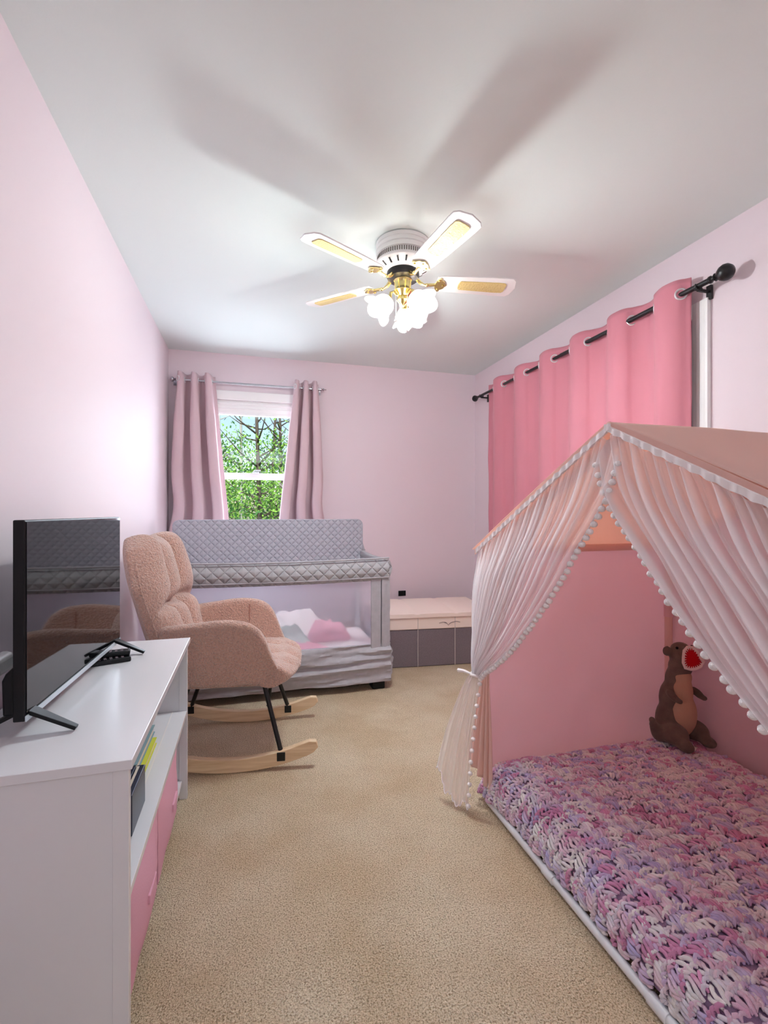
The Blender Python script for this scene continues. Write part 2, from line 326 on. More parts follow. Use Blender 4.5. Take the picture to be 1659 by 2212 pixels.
# ------------------------------------------------------------------ outside: ground and trees beyond the back window
st('ground',B((-14,YB+.3,-3.0),(14,40,-2.9)),'grass')
TL=['dark barked tree at the left edge of the far window view','slim dark tree in the middle of the far window view','pale barked tree at the right of the far window view','spring tree right of the window view, behind the coral curtain side','spring tree left of the window view, toward the corner','pale trunk behind the slim middle tree','tall leafy tree rising at the right of the window view','pale barked tree far to the right beyond the window','thick trunked tree far to the left beyond the window','tall tree deep in the middle of the grove','leafy tree at the far right end of the grove','pale barked tree deep behind the left trees','leafy tree deep behind the right trees','leafy tree at the far left end of the grove','rearmost tree at the right end of the grove']
def tree(i,x,y,h,r,pale,n,crown0):
    t=thing('tree',TL[i],'tree',(x,y,-2.9),group='spring trees outside the window')
    b=MB(); top=Vector((x+random.uniform(-.4,.4),y,h-2.9)); pts=[Vector((x,y,-2.9)).lerp(top,k/6)+Vector((nz(k,i)*.15,0,0)) for k in range(7)]
    b.tube(pts,[r*(1-.12*k) for k in range(7)],7)
    tips=[]
    for k in range(26):
        f=random.uniform(.35,.98); p=Vector((x,y,-2.9)).lerp(top,f); a=random.uniform(0,2*PI); L=random.uniform(.7,1.7)*(1.15-f*.6)
        q=p+Vector((math.cos(a)*L,math.sin(a)*L,L*random.uniform(.3,.9))); mid=p.lerp(q,.5)+Vector((0,0,-.08))
        b.tube([p,mid,q],[r*.3,r*.18,r*.06],4); tips+=[mid,q]
    b.build('trunk','birch' if pale else 'bark',t,fix=False)
    l=MB()
    for k in range(n):
        p=random.choice(tips)+Vector((random.gauss(0,.34),random.gauss(0,.34),random.gauss(0,.3)))
        if random.random()<max(0,(p.z-1.9-.09*(y-11))/1.5): continue
        s=random.uniform(.03,.06)*(1.2 if y>14 else 1); u=Vector((random.gauss(0,1),random.gauss(0,1),random.gauss(0,1))).normalized(); w=u.orthogonal().normalized()
        l.add([p-u*s,p+w*s*.55,p+u*s,p-w*s*.55],[(0,1,2,3)])
    l.build('leaves','leaf' if i%3 else 'leafd',t,smooth=False,fix=False)
for i,(x,y,h,r,p,n,c0) in enumerate([(-1.0,11,6.6,.09,0,2600,-3),(.35,12,7.4,.10,0,2600,-3),(1.5,11.5,7.6,.08,1,2600,-3),(2.8,13,7.4,.1,0,2600,-3),(-2.6,13,6.8,.1,0,2600,-3),(-.2,15,8.4,.08,1,3600,-3),(1.1,16,9,.1,0,3600,-3),(2.4,16,9,.09,1,2000,-3),(-1.8,17,8.6,.12,0,3600,-3),(.6,18.5,8.8,.12,0,2600,-3),(3.8,17,9,.1,0,2000,-3),(-.9,19.5,8.5,.1,1,2600,-3),(2.0,20,9.5,.1,0,2600,-3),(-4.2,18,9,.1,0,2000,-3),(5.4,19,9,.1,0,2000,-3)]): tree(i,x,y,h,r,p,n,c0)

# ------------------------------------------------------------------ ceiling fan
FX,FY=.715,2.187
fan=thing('ceiling_fan','white five blade ceiling fan with cane inserts and brass light kit','ceiling fan',(FX,FY,H))
c0=(FX,FY,0)
def fl(prof,name,m,p=fan,n=48,**k): return MB().lathe(prof,c0,n=n).build(name,m,p,**k)
can=fl([(.118,2.4395),(.131,2.436),(.131,2.42),(.127,2.416),(.131,2.412),(.131,2.398),(.127,2.394),(.131,2.39),(.131,2.372),(.124,2.369),(.124,2.347),(.131,2.344),(.131,2.334),(.128,2.330),(.092,2.306),(.086,2.302)],'canopy','white')
rb=MB()
for k in range(72):
    a=2*PI*k/72; c=Vector((FX+math.cos(a)*.1245,FY+math.sin(a)*.1245,2.358)); rb.obox(c,((math.cos(a),math.sin(a),0),(-math.sin(a),math.cos(a),0),(0,0,1)),(.003,.0045,.019))
rb.build('pierced_band',mat('grey_perforation',(120,112,104),.6),can,smooth=False)
for k in range(18):
    v=MB()
    a=2*PI*k/18; rd=Vector((math.cos(a),math.sin(a),0)); d=(rd*.036+Vector((0,0,.024))).normalized(); nrm=(rd*.024-Vector((0,0,.036))).normalized()
    v.obox(Vector((FX,FY,0))+rd*.110+Vector((0,0,2.318))+nrm*.0004,(d,(-math.sin(a),math.cos(a),0),nrm),(.026,.0075,.003))
    v.build('vent_slot','dark',can,smooth=False)
fl([(.06,2.304),(.078,2.303),(.080,2.285),(.074,2.27),(.05,2.266)],'motor_hub','blackm',label='black motor hub under the white housing')
fit=fl([(.03,2.270),(.043,2.268),(.045,2.262),(.041,2.256),(.040,2.222),(.044,2.216),(.046,2.208),(.036,2.198),(.024,2.186),(.028,2.176),(.03,2.166),(.018,2.152),(.008,2.146),(.004,2.138)],'light_fitter','brass')
BZ=2.255
for k in range(5):
    a=R(-80.7+72*k); rd=Vector((math.cos(a),math.sin(a),0)); tg=Vector((-math.sin(a),math.cos(a),0)); up=Vector((0,0,1)); ctr=Vector((FX,FY,BZ))
    tl=R(-11); T2=tg*math.cos(tl)+up*math.sin(tl); N2=up*math.cos(tl)-tg*math.sin(tl)
    def P(r,w,hh=0): return ctr+rd*r+T2*w+N2*hh
    out=[(.165,.044),(.19,.054),(.30,.061),(.50,.067),(.535,.066),(.543,.058),(.552,.05),(.556,.035),(.566,.0),(.556,-.035),(.552,-.05),(.543,-.058),(.535,-.066),(.50,-.067),(.30,-.061),(.19,-.054),(.165,-.044)]
    out=[(r*1.005,w) for r,w in out]
    bl=MB().prism([P(r,w,.004) for r,w in out],N2*.0065).build('blade','white',fan,smooth=False,bevel=.0015)
    ins=[(.27,.0)]+[(.285-.015*math.cos(q),.026*math.sin(q)) for q in ()]
    ins=[(.275+.012*(1-math.sin(q)) ,.03*math.cos(q)) for q in [PI*j/8 for j in range(9)]]+[(.47,-.036),(.505,-.034),(.515,-.024),(.515,.024),(.505,.034),(.47,.036)]
    MB().prism([P(r,w,.0008) for r,w in ins],N2*.0034).build('cane_insert','cane',bl,smooth=False)
    ir=MB().tube([ctr+rd*.068+up*.022,ctr+rd*.085+up*.004,ctr+rd*.105-up*.006,ctr+rd*.135-up*.004,P(.165,0,-.001)],[.010,.009,.006,.008,.007],8)
    ir.ell(ctr+rd*.118-up*.006,(.012,.012,.008),10,6)
    sc=[(.158,.016),(.166,.034),(.178,.048),(.186,.044),(.188,.034),(.196,.03),(.205,.022),(.207,.012),(.216,.0),(.207,-.012),(.205,-.022),(.196,-.03),(.188,-.034),(.186,-.044),(.178,-.048),(.166,-.034),(.158,-.016)]
    ir.prism([P(r,w,-.0045) for r,w in sc],N2*.0045)
    for (r,w) in ((.175,.03),(.175,-.03),(.198,0)): ir.ell(P(r,w,-.006),(.006,.006,.003),8,5)
    ir.build('blade_iron','brass',fan,bevel=.001)
for q,a in enumerate((R(-60),R(180),R(60))):
    rd=Vector((math.cos(a),math.sin(a),0)); ax=(rd*.72-Vector((0,0,.69))).normalized()
    bc=Vector((FX,FY,2.125))+rd*.107; base=bc-ax*.055
    arm=MB().tube([Vector((FX,FY,2.19))+rd*.03,Vector((FX,FY,2.205))+rd*.048,Vector((FX,FY,2.198))+rd*.062,base],[.006,.006,.007,.009],8).lathe([(.012,-.006),(.019,-.004),(.021,.006),(.019,.012)],base,ax,20).build('lamp_arm','brass',fan)
    def wob(r,z,an,q=q):
        f=max(0,(z-.03)/.06); s=abs(math.cos(2.5*an)); return (r*(1+.22*f*s),z+.022*f*s-.012*f)
    prof=[(.017,0),(.03,.006),(.043,.02),(.048,.036),(.047,.05),(.05,.062),(.058,.075),(.068,.084)]
    MB().lathe(prof,base,ax,60,wob).build('petal_shade','petal',fan,solid=.0022,label='frosted petal glass shade')
    MB().ell(bc+ax*.004,(.034,.034,.034),24,16).lathe([(.013,-.05),(.014,-.03),(.02,-.022)],bc,ax,16).build('bulb','bulb',fan,label='lit round bulb')
for (dx,dy,z1) in ((.012,-.03,2.035),(-.035,.0,2.09)):
    MB().tube([(FX+dx,FY+dy,2.20),(FX+dx,FY+dy,z1)],.0013,6).lathe([(.002,0),(.005,-.008),(.004,-.014),(.009,-.024),(.006,-.028)],(FX+dx,FY+dy,z1),n=14).build('pull_chain','white',fan)

# ------------------------------------------------------------------ drapery
def curtain_y(x0,y0,y1,ztop,zbot,n,A,nu,seed,ph=0,drift=0):
    def f(u,v):
        uu=u+.012*nz(u*9,seed); yy=lerp(y0,y1,uu); k=2*PI*n*uu+ph; s=math.sin(k)
        a=A*(1-.12*v+.25*nz(u*4,v*1.3,seed)); off=a*(abs(s)**.72)*(1 if s>0 else -1)
        off+=.006*nz(u*14,v*4,seed+3)*(v>.05)+.004*nz(u*40,v*8,seed+9)
        z=lerp(ztop,zbot,v)+.006*math.sin(k+1.2)*(1-v)
        return (x0-off,yy+.012*nz(u*5,v*2,seed+5)*v+drift*v,z)
    return f
cr=thing('curtain','coral pink grommet curtain panels over the right wall window','curtain',(1.97,2.7,.75))
cf=curtain_y(1.985,1.755,3.73,2.245,.72,6,.036,260,1,-.55)
cl=MB().grid(cf,300,60).build('curtain_panel','curtain',cr,solid=.002,auto=0)
# grommets at the zero crossings facing the room
for k in range(12):
    u=(PI*k+.55)/(2*PI*6)
    if not 0<u<1: continue
    p=Vector(cf(u,.043)); d=(Vector(cf(min(1,u+.004),.043))-Vector(cf(max(0,u-.004),.043))).normalized(); nr=d.cross(Vector((0,0,1))).normalized()
    p.z=2.180; up=Vector((0,0,1))
    MB().tube([p+(d*math.cos(q)+up*math.sin(q))*.024 for q in [2*PI*j/20 for j in range(20)]],.005,6,closed=True).build('grommet','ring',cr)
rod=thing('curtain_rod','black curtain rod with ball finials on the right wall','curtain rod',(1.985,2.77,2.18))
MB().tube([(1.985,1.64,2.18),(1.985,2.7,2.18)],.0125,16).tube([(1.985,2.68,2.18),(1.985,3.9,2.18)],.0105,16).build('rod','blackm',rod)
for y,s in ((1.64,-1),(3.9,1)):
    MB().lathe([(.0125,-.01),(.0165,-.004),(.0165,.004),(.011,.01),(.011,.018),(.018,.024),(.012,.03),(.024,.042),(.033,.056),(.036,.07),(.033,.084),(.022,.097),(.006,.103)] if s<0 else [(.0105,-.01),(.014,0),(.010,.01),(.014,.02),(.024,.03),(.029,.045),(.024,.058),(.006,.067)],(1.985,y,2.18),(0,s,0),24).build('finial','blackm',rod)
for y in (1.70,3.82):
    MB().box((2.045,y-.012,2.125),(2.0588,y+.012,2.19)).box((1.98,y-.006,2.155),(2.05,y+.006,2.166)).tube([(1.985+.018*math.cos(q),y,2.18+.018*math.sin(q)) for q in [R(x) for x in range(160,385,25)]],.004,6).box((1.968,y-.008,2.16),(2.002,y+.008,2.168)).build('bracket','blackm',rod,bevel=.001)
# dusty pink pair at the far window
def curtain_x(xt,xb,yc,ztop,zbot,n,A,seed,flare,ph,side):  # deep soft folds
    def f(u,v):
        a0=lerp(xt[0],xt[1],u); e=v**flare; a1=lerp(xb[0],xb[1],u); x=lerp(a0,a1,e)
        k=2*PI*n*u+ph; s=math.sin(k); amp=A*(1+.35*v)*(1+.2*nz(u*3,v*2,seed)); off=amp*abs(s)**.8*(1 if s>0 else -1); x-=.020*math.sin(2*k)*min(1,v*3+.2)
        return (x+.010*nz(u*3,v*3,seed+2)*v+side*.03*math.exp(-((v-.72)/.12)**2)*(u if side<0 else 1-u),yc-off+.004*nz(u*30,v*7,seed),lerp(ztop,zbot,v)+.006*math.cos(k))
    return f
for nm,xt,xb,sd,side,lb in (('l',(-.545,-.27),(-.618,-.135),11,1,'dusty pink curtain on the left of the far window, beside the corner'),('r',(.36,.565),(.20,.66),23,-1,'dusty pink curtain on the right of the far window')):
    t=thing('curtain',lb,'curtain',((xt[0]+xt[1])/2,4.02,.75))
    f=curtain_x(xt,xb,4.012,2.235,.78,2.75,.052,sd,1.1,0,side); MB().grid(f,110,50).build('curtain_panel','dusty',t,solid=.002,auto=0)
    for k in range(0,6):
        u=(k*PI)/(2*PI*2.75)
        u=min(max(u,.05),.95); p=Vector(f(u,.038)); p.z=2.18; d=(Vector(f(u+.01,.038))-Vector(f(u-.01,.038))).normalized(); d.z=0
        MB().tube([p+(d*math.cos(q)+Vector((0,0,1))*math.sin(q))*.02 for q in [2*PI*j/18 for j in range(18)]],.0045,6,closed=True).build('grommet','ring',t)
rod2=thing('curtain_rod','thin silver curtain rod with crystal finials above the far window','curtain rod',(.01,4.015,2.18))
MB().tube([(-.56,4.012,2.18),(.585,4.012,2.18)],.0085,14).build('rod','chrome',rod2)
for x,s in ((-.56,-1),(.585,1)):
    MB().lathe([(.008,-.004),(.013,0),(.008,.006),(.012,.012),(.021,.022),(.021,.028),(.012,.038),(.006,.042)] if s<0 else [(.008,-.004),(.011,0),(.007,.008),(.012,.014),(.012,.02),(.005,.022),(.005,.04)],(x,4.012,2.18),(s,0,0),8).build('finial','chrome',rod2)
for x in (-.575,.575): MB().box((x-.008,4.012,2.174),(x+.008,4.094,2.184)).box((x-.012,4.088,2.15),(x+.012,4.0945,2.2)).build('bracket','chrome',rod2)

# ------------------------------------------------------------------ tv stand and what is on it
tvs=thing('tv_stand','white television stand with an open shelf against the left wall','tv stand',(-.43,1.56,0))
SX0,SX1,SY0,SY1,ST=-.615,-.24,1.08,2.04,.634
B((SX0,SY0-.01,ST-.02),(SX1+.008,SY1+.01,ST)).build('top','laminate',tvs,smooth=False,bevel=.0012)
for y in (SY0,SY1-.018):
    B((SX0+.03,y+.004,.03),(SX1-.03,y+.014,ST-.02)).box((SX1-.03,y,0),(SX1,y+.018,ST-.0201)).box((SX0,y,0),(SX0+.03,y+.018,ST-.0201)).build('end_panel','laminate',tvs,smooth=False,bevel=.001)
B((SX0,SY0+.018,.333),(SX1-.001,SY1-.018,.351)).build('shelf','laminate',tvs,smooth=False,bevel=.001)
B((SX0,SY0+.018,.06),(SX1-.02,SY1-.018,.075)).build('bottom_shelf','laminate',tvs,smooth=False,bevel=.001)
B((SX0,SY0+.018,.352),(SX0+.004,SY1-.018,ST-.021)).build('back_panel','laminate',tvs,smooth=False)
B((SX1-.055,SY0+.018,.3512),(SX1-.052,SY1-.018,.3518)).build('shelf_groove','edge',tvs,smooth=False)
for y0,y1,lb in ((1.105,1.46,'pink fabric bin under the shelf, nearer of the two'),(1.47,1.825,'pink fabric bin under the shelf, farther of the two')):
    t=thing('fabric_bin',lb,'storage bin',((SX0+SX1)/2,(y0+y1)/2,.076),group='pink fabric bins in the television stand')
    def fr(u,v,y0=y0,y1=y1): return (SX1-.012+.02*math.sin(PI*u)*math.sin(PI*v)+.004*nz(u*4,v*4,y0*9),lerp(y0,y1,u),lerp(.08,.325,v))
    MB().slab(fr,lambda u,v,y0=y0,y1=y1:(SX0+.02,lerp(y0,y1,u),lerp(.08,.325,v)),14,10).build('body','binpink',t)
    MB().box((SX1+.004,(y0+y1)/2-.04,.2),(SX1+.011,(y0+y1)/2+.04,.222)).build('pull_tab','binpink',t,bevel=.002)
# books
def book(y0,y1,x0,x1,z0,th,cm,lb,name='book'):
    t=thing(name,lb,'book',((x0+x1)/2,(y0+y1)/2,z0))
    B((x0,y0,z0),(x1,y1,z0+.0025)).box((x0,y0,z0+th-.0025),(x1,y1,z0+th)).box((x0,y0,z0),(x0+.003,y1,z0+th)).build('cover',cm,t,smooth=False)
    B((x0+.004,y0+.003,z0+.0026),(x1-.004,y1-.003,z0+th-.0026)).build('pages','page',t,smooth=False)
book(1.50,1.76,-.50,-.305,.3522,.022,'yellow','yellow green picture book lying on the shelf, under the blue one')
book(1.53,1.80,-.52,-.318,.3746,.026,'teal','blue grey book lying on top of the yellow green book')
for k in range(3):
    y=1.27; x=-.285-.022*k
    t=thing('disc_case','navy disc case standing on the shelf, %s'%['nearest the shelf front','middle one of the three','rearmost of the three'][k],'disc case',(x,1.345,.3522),group='navy disc cases on the shelf')
    B((x-.010,y,.3522),(x+.010,y+.15,.4522)).build('case','navy',t,smooth=False,bevel=.002); B((x-.008,y+.01,.452),(x-.002,y+.14,.4535)).build('paper_insert','page',t,smooth=False)

tv=thing('television','black flat screen television on splayed feet on the white stand','television',(-.47,1.56,ST))
ta=Vector((-.4816,1.2316,0)); tb=Vector((-.454,1.916,0)); td=(tb-ta).normalized(); tn=Vector((td.y,-td.x,0)); tz=Vector((0,0,1)); TW=(tb-ta).length; tc=(ta+tb)/2
def tp(s,n,z): return tc+td*s+tn*n+tz*z
Z0,Z1=.672,1.122
MB().obox(tp(0,-.013,(Z0+Z1)/2),(td,tn,tz),(TW,.024,Z1-Z0)).build('panel','black',tv,smooth=False,bevel=.003)
MB().obox(tp(0,.0,(Z0+Z1)/2+.007),(td,tn,tz),(TW-.012,.0016,Z1-Z0-.022)).build('screen','glassb',tv,smooth=False,label='glossy dark screen')
MB().obox(tp(0,.0005,Z0+.006),(td,tn,tz),(TW,.003,.013)).build('bezel',mat('silver_bezel',(206,220,228),.35,metal=.2),tv,smooth=False,bevel=.001,label='silvery strip along the bottom edge')
MB().prism([tp(-TW/2+.01,-.025,Z0+.01),tp(-TW/2+.01,-.050,Z0+.01),tp(-TW/2+.01,-.052,Z0+.09),tp(-TW/2+.01,-.045,Z0+.105),tp(-TW/2+.01,-.025,Z0+.125)],td*(TW-.06)).build('back_housing','black',tv,smooth=False,bevel=.006)
MB().obox(tp(0,-.026,.9),(td,tn,tz),(TW-.06,.012,.36)).build('back_cover','black',tv,smooth=False,bevel=.004)
for s in (-TW/2+.03,TW/2-.05):
    for d in (1,-1):
        hip=tp(s,-.012+d*.008,Z0+.012); toe=tp(s-.01,-.012+d*.105,ST+.0035); D=(toe-hip).normalized(); side=td; up=D.cross(side)
        L=(toe-hip).length; MB().prism([hip+side*.017,hip-side*.017,toe-side*.008,toe+side*.008],up*.009 if up.z>0 else -up*.009).build('foot','black',tv,smooth=False,bevel=.0015)
for (x,y,a,z,lb) in ((-.455,1.775,R(78),ST,'black remote control under the television, lower one'),(-.462,1.80,R(70),ST+.0165,'black remote control lying across another under the television')):
    t=thing('remote_control',lb,'remote control',(x,y,z),R(0)+a*0)
    d=Vector((math.cos(a-PI/3),math.sin(a-PI/3),0)); n_=Vector((-d.y,d.x,0))
    MB().obox((x,y,z+.008),(d,n_,(0,0,1)),(.13,.04,.016)).build('case','black',t,smooth=False,bevel=.004)
    b=MB()
    for i in range(6):
        for j in range(3): b.obox(Vector((x,y,z+.0165))+d*(-.045+.017*i)+n_*(-.011+.011*j),(d,n_,(0,0,1)),(.008,.006,.0015))
    b.build('button','charcoal',t,smooth=False,kind='stuff')
t=thing('wall_device','white rounded plastic device on the left wall behind the television','device',(-.62,1.32,.76))
MB().box((-.6245,1.20,.732),(-.588,1.45,.782)).build('case','white',t,bevel=.014); B((-.60,1.075,.7895),(-.59,1.17,.7915)).build('label_strip',mat('clear_grey_plastic',(150,160,166),.2),t,smooth=False)

# ------------------------------------------------------------------ rocking chair (local: x forward, z up)
rc=thing('rocking_chair','pink sherpa winged rocking chair on black legs and wooden rockers','rocking chair',(-.035,2.43,0),R(-7.7))
def sgn(x): return 1 if x>0 else -1
# outer shell: plan curve from near front round the back to far front
plan=[(.195,-.255),(.165,-.268),(.125,-.278),(.07,-.286),(-.05,-.292),(-.20,-.284),(-.325,-.25),(-.385,-.13),(-.395,0),(-.385,.13),(-.325,.25),(-.20,.280),(-.05,.292),(.07,.286),(.125,.278),(.165,.268),(.195,.255)]
rim=[(.435,),(.505,),(.602,),(.656,),(.672,),(.658,),(.645,),(.64,),(.64,),(.64,),(.645,),(.658,),(.672,),(.656,),(.602,),(.505,),(.435,)]
def P2(u): 
    q=pl([(a,b,0) for a,b in plan],u); return q.x,q.y
def RZ(u): return pl([(a[0],0,0) for a in rim],u).x
def shell(u,v,ins=0):
    x,y=P2(u); z1=RZ(u)-(.0 if not ins else 0); z0=.365
    z=lerp(z0,z1,v); k=1-.16*(1-v)**2; kx=1-.10*(1-v)**2
    w=1-ins/ .29
    return ((x)*kx*w if x<.1 else x*kx,y*k*w,z)
MB().slab(lambda u,v:shell(u,v),lambda u,v:shell(u,v,.042),80,8).build('arm_shell','sherpa',rc,local=True,sub=1)
# seam in the inner arm
for s in (1,-1):
    MB().tube([(.0,s*.240,.46),(.0,s*.2445,.56),(-.0,s*.248,.64)],.0025,6).build('arm_seam',mat('seam_thread',(176,124,108),.9),rc,local=True)
# seat cushion: puffed in three channels, front edge rolled down
def seat_top(u,v):
    y=lerp(-.222,.222,u)*(1-.1*(1-v)*0); x=lerp(-.27,.292,v); f=(u*3)%1 if u<1 else 1; ch=(1-abs(2*f-1)**2.6)
    g=((v*2.4)%1) if v<.999 else .4; cr_=(1-abs(2*g-1)**4)
    edge=(1-abs(2*u-1)**6); z=.432+.042*ch*(.4+.6*cr_)*edge+.012*edge
    if v>.82: q=(v-.82)/.18; z-=.055*q*q; 
    xx=x-(.05*(abs(2*u-1)**3)*(v**3))
    return (xx,y,z)
def seat_bot(u,v):
    x,y,_=seat_top(u,v); q=max(0,(v-.7)/.3); return (x-.035*(v>.9)*(v-.9)*10*.4,y*.96,.352+.035*q*q)
MB().slab(seat_top,seat_bot,30,30).build('seat','sherpa',rc,local=True,sub=1)
# front roll
MB().slab(lambda u,v:(lerp(.20,.285,math.sin(v*PI))-.045*abs(2*u-1)**3,lerp(-.262,.262,u),lerp(.352,.465,v)),lambda u,v:(.10,lerp(-.235,.235,u),lerp(.36,.45,v)),24,8).build('front_roll','sherpa',rc,local=True,sub=1)
# winged back
def back_c(u,v):
    a=2*u-1; hw=lerp(.215,.300,min(1,v*1.5))-.05*max(0,v-.72)/.28*abs(a); y=a*hw
    z0,zt=.42,1.035-.035*math.exp(-(a/.33)**2)-.055*max(0,abs(a)-.72)/.28
    z=lerp(z0,zt,v); x=lerp(-.300,-.468,v**.9); wing=(abs(a)**2.2)*lerp(.03,.055,math.sin(min(1,v*1.05)*PI*.62)) ; x+=wing
    return Vector((x,y,z))
def back_front(u,v):
    c=back_c(u,v); a=2*u-1
    b=[-1,-.36,.36,1]; 
    for i in range(3):
        if a<=b[i+1] or i==2: f=(a-b[i])/(b[i+1]-b[i]); break
    ch=max(0,1-abs(2*f-1)**2.4)**.6
    g=v/.48 if v<.48 else (v-.48)/.52; rw=max(0,1-abs(2*g-1)**5)**.8
    puff=.078*ch*rw*(1.18 if i==1 else 1); n=Vector((1,-a*.45,.32)).normalized()
    return c+n*(puff+.028)
def back_back(u,v):
    c=back_c(u,v); a=2*u-1; e=(1-abs(a)**4)*(1-abs(2*v-1)**6); n=Vector((1,-a*.45,.32)).normalized(); return c-n*(.03+.035*e)
MB().slab(back_front,back_back,66,50).build('backrest','sherpa',rc,local=True,sub=1)
for s in (-1,1):
    MB().tube([back_c(0 if s<0 else 1,v/10)+Vector((0,s*.001,0)) for v in range(1,10)],.003,6).build('piping','sherpa',rc,local=True)
# frame
for s in (-1,1):
    y=s*.255
    def arc(x,z): return z
    Rr=.98; th0,th1=-24,22.5; pts=[]; N=28; w=.03; hh=.058
    ro=MB(); prof=[]
    for i in range(N+1):
        a=R(lerp(th0,th1,i/N)); ee=min(1,min(i,N-i)/2.0); h2=hh*(.45+.55*math.sqrt(max(0,1-(1-ee)**2)))
        c_in=Rr-hh/2; prof.append((math.sin(a)*(c_in+h2/2),Rr-math.cos(a)*(c_in+h2/2),math.sin(a)*(c_in-h2/2),Rr-math.cos(a)*(c_in-h2/2)))
    poly=[(p[0],y-w/2,p[1]+.001) for p in prof]+[(p[2],y-w/2,p[3]+.001) for p in reversed(prof)]
    ro.prism(poly,(0,w,0)).build('rocker','wood',rc,local=True,smooth=False,bevel=.003)
    for (tx,bx,bz) in ((.115,.205,.068),(-.20,-.305,.092)):
        MB().tube([(tx,s*.17,.375),(bx,y-s*.002,bz)],.0105,12).build('leg','blackm',rc,local=True)
        B((bx-.018,y-.018,bz-.028),(bx+.018,y+.018,bz+.010)).build('rocker_bracket','blackm',rc,local=True,smooth=False,bevel=.002)
for P_ in ([(.115,-.17,.36),(.115,.17,.36)],[(-.2,-.17,.36),(-.2,.17,.36)],[(.13,.18,.33),(.10,.235,.085)]): MB().tube(P_,.0095,10).build('frame_tube','blackm',rc,local=True)
B((.305,.2420,.066),(.33,.2428,.086)).build('sticker',mat('clear_sticker',(236,230,220),.3),rc,local=True,smooth=False)

# ------------------------------------------------------------------ crib playard
CX0,CX1,CY0,CY1=-.53,.86,2.94,3.64
cb=thing('crib','grey quilted playard crib with mesh sides and raised back panel','crib',((CX0+CX1)/2,(CY0+CY1)/2,0))
for x in (CX0+.03,CX1-.075):
    for y in (CY0+.01,CY1-.06):
        MB().box((x+.0,y,.2),(x+.045,y+.045,.76)).build('corner_post','grey',cb,bevel=.01)
for x in (CX0+.02,CX1-.105):
    for y in (CY0,CY1-.09): MB().box((x,y,0),(x+.085,y+.085,.075)).build('foot','black',cb,bevel=.008,label='black plastic foot')
def wr(u,v,s): return .007*nz(u*6,v*2.2,s)+.006*nz(u*2.5,v*6,s+4)
# top rail, a padded band round four sides
def band(a,b,nrm,name,zt=.842,zb=.70,m='quiltrail',d=.03,seed=0,curve=True):
    a,b,nrm=Vector(a),Vector(b),Vector(nrm); L=(b-a).length
    def f(u,v): 
        p=a.lerp(b,u); return p+nrm*(d*math.sin(PI*min(1,max(0,v)))**.5*1+.006*nz(u*8,v*3,seed))+Vector((0,0,lerp(zb-(.008*math.sin(u*PI) if curve else 0),zt-(.012*math.sin(u*PI) if curve else 0),v)))
    MB().slab(f,lambda u,v:a.lerp(b,u)-nrm*.03+Vector((0,0,lerp(zb,zt-(.012*math.sin(u*PI) if curve else 0),v))),36,8).build(name,m,cb)
band((CX0,CY0,0),(CX1,CY0,0),(0,-1,0),'top_rail',seed=1); band((CX1-.005,CY0,0),(CX1-.005,CY1,0),(1,0,0),'top_rail',seed=2); band((CX0+.005,CY0,0),(CX0+.005,CY1,0),(-1,0,0),'top_rail',seed=3); band((CX0,CY1,0),(CX1,CY1,0),(0,1,0),'top_rail',seed=4)
MB().tube([(lerp(CX0,CX1,k/20),CY0-.022,.845-.012*math.sin(PI*k/20)) for k in range(21)],.006,8).build('rail_piping','grey',cb)
MB().tube([(lerp(CX0,CX1,k/20),CY0-.02,.722-.008*math.sin(PI*k/20)) for k in range(21)],.004,8).build('rail_hem','grey',cb)
# raised back panel with rounded corners
def rrect(x0,x1,z0,z1,r,y):
    P=[(x0,y,z0),(x1,y,z0)]
    for k in range(7): a=R(15*k); P.append((x1-r+r*math.cos(a),y,z1-r+r*math.sin(a)))
    for k in range(7): a=R(90+15*k); P.append((x0+r+r*math.cos(a),y,z1-r+r*math.sin(a)))
    return P
MB().prism(rrect(CX0+.005,CX1-.012,.70,1.085,.045,CY1-.045),(0,.028,0)).build('back_panel','quilt',cb,smooth=False,bevel=.006)
MB().prism([(CX1-.012,CY1-.046,.84),(CX1+.01,CY1-.046,.84),(CX1+.0,CY1-.046,.855),(CX1-.014,CY1-.046,.90)],(0,.03,0)).build('panel_gusset','grey',cb)
# mesh sides
for nm,a,b in (('f',(CX0+.07,CY0+.004,.29),(CX1-.07,CY0+.006,.71)),('b',(CX0+.07,CY1-.012,.29),(CX1-.07,CY1-.010,.71)),('r',(CX1-.012,CY0+.05,.29),(CX1-.010,CY1-.05,.71)),('l',(CX0+.010,CY0+.05,.29),(CX0+.012,CY1-.05,.71))):
    if nm in 'fb': g=MB().grid(lambda u,v:(lerp(a[0],b[0],u),a[1]+.004*nz(u*5,v*3),lerp(a[2],b[2],v)),24,8)
    else: g=MB().grid(lambda u,v:(a[0],lerp(a[1],b[1],u)+0*v,lerp(a[2],b[2],v)),12,6)
    g.build('mesh_side','mesh',cb,label='see-through pale mesh side')
# grey post covers on the front right
MB().box((CX1-.115,CY0-.012,.26),(CX1-.05,CY0+.0,.72)).build('post_cover','grey',cb,bevel=.004)
MB().slab(lambda u,v:(lerp(CX1-.045,CX1+.006,u)+.0,CY0-.014+.004*nz(u*3,v*9),lerp(.25,.72,v)),lambda u,v:(lerp(CX1-.045,CX1,u),CY0+.02,lerp(.25,.72,v)),6,16).build('post_cover','grey',cb)
MB().slab(lambda u,v:(CX1+.010+.004*nz(u*3,v*9),lerp(CY0-.01,CY0+.06,u),lerp(.25,.72,v)),lambda u,v:(CX1-.02,lerp(CY0-.01,CY0+.06,u),lerp(.25,.72,v)),6,12).build('post_cover','grey',cb)
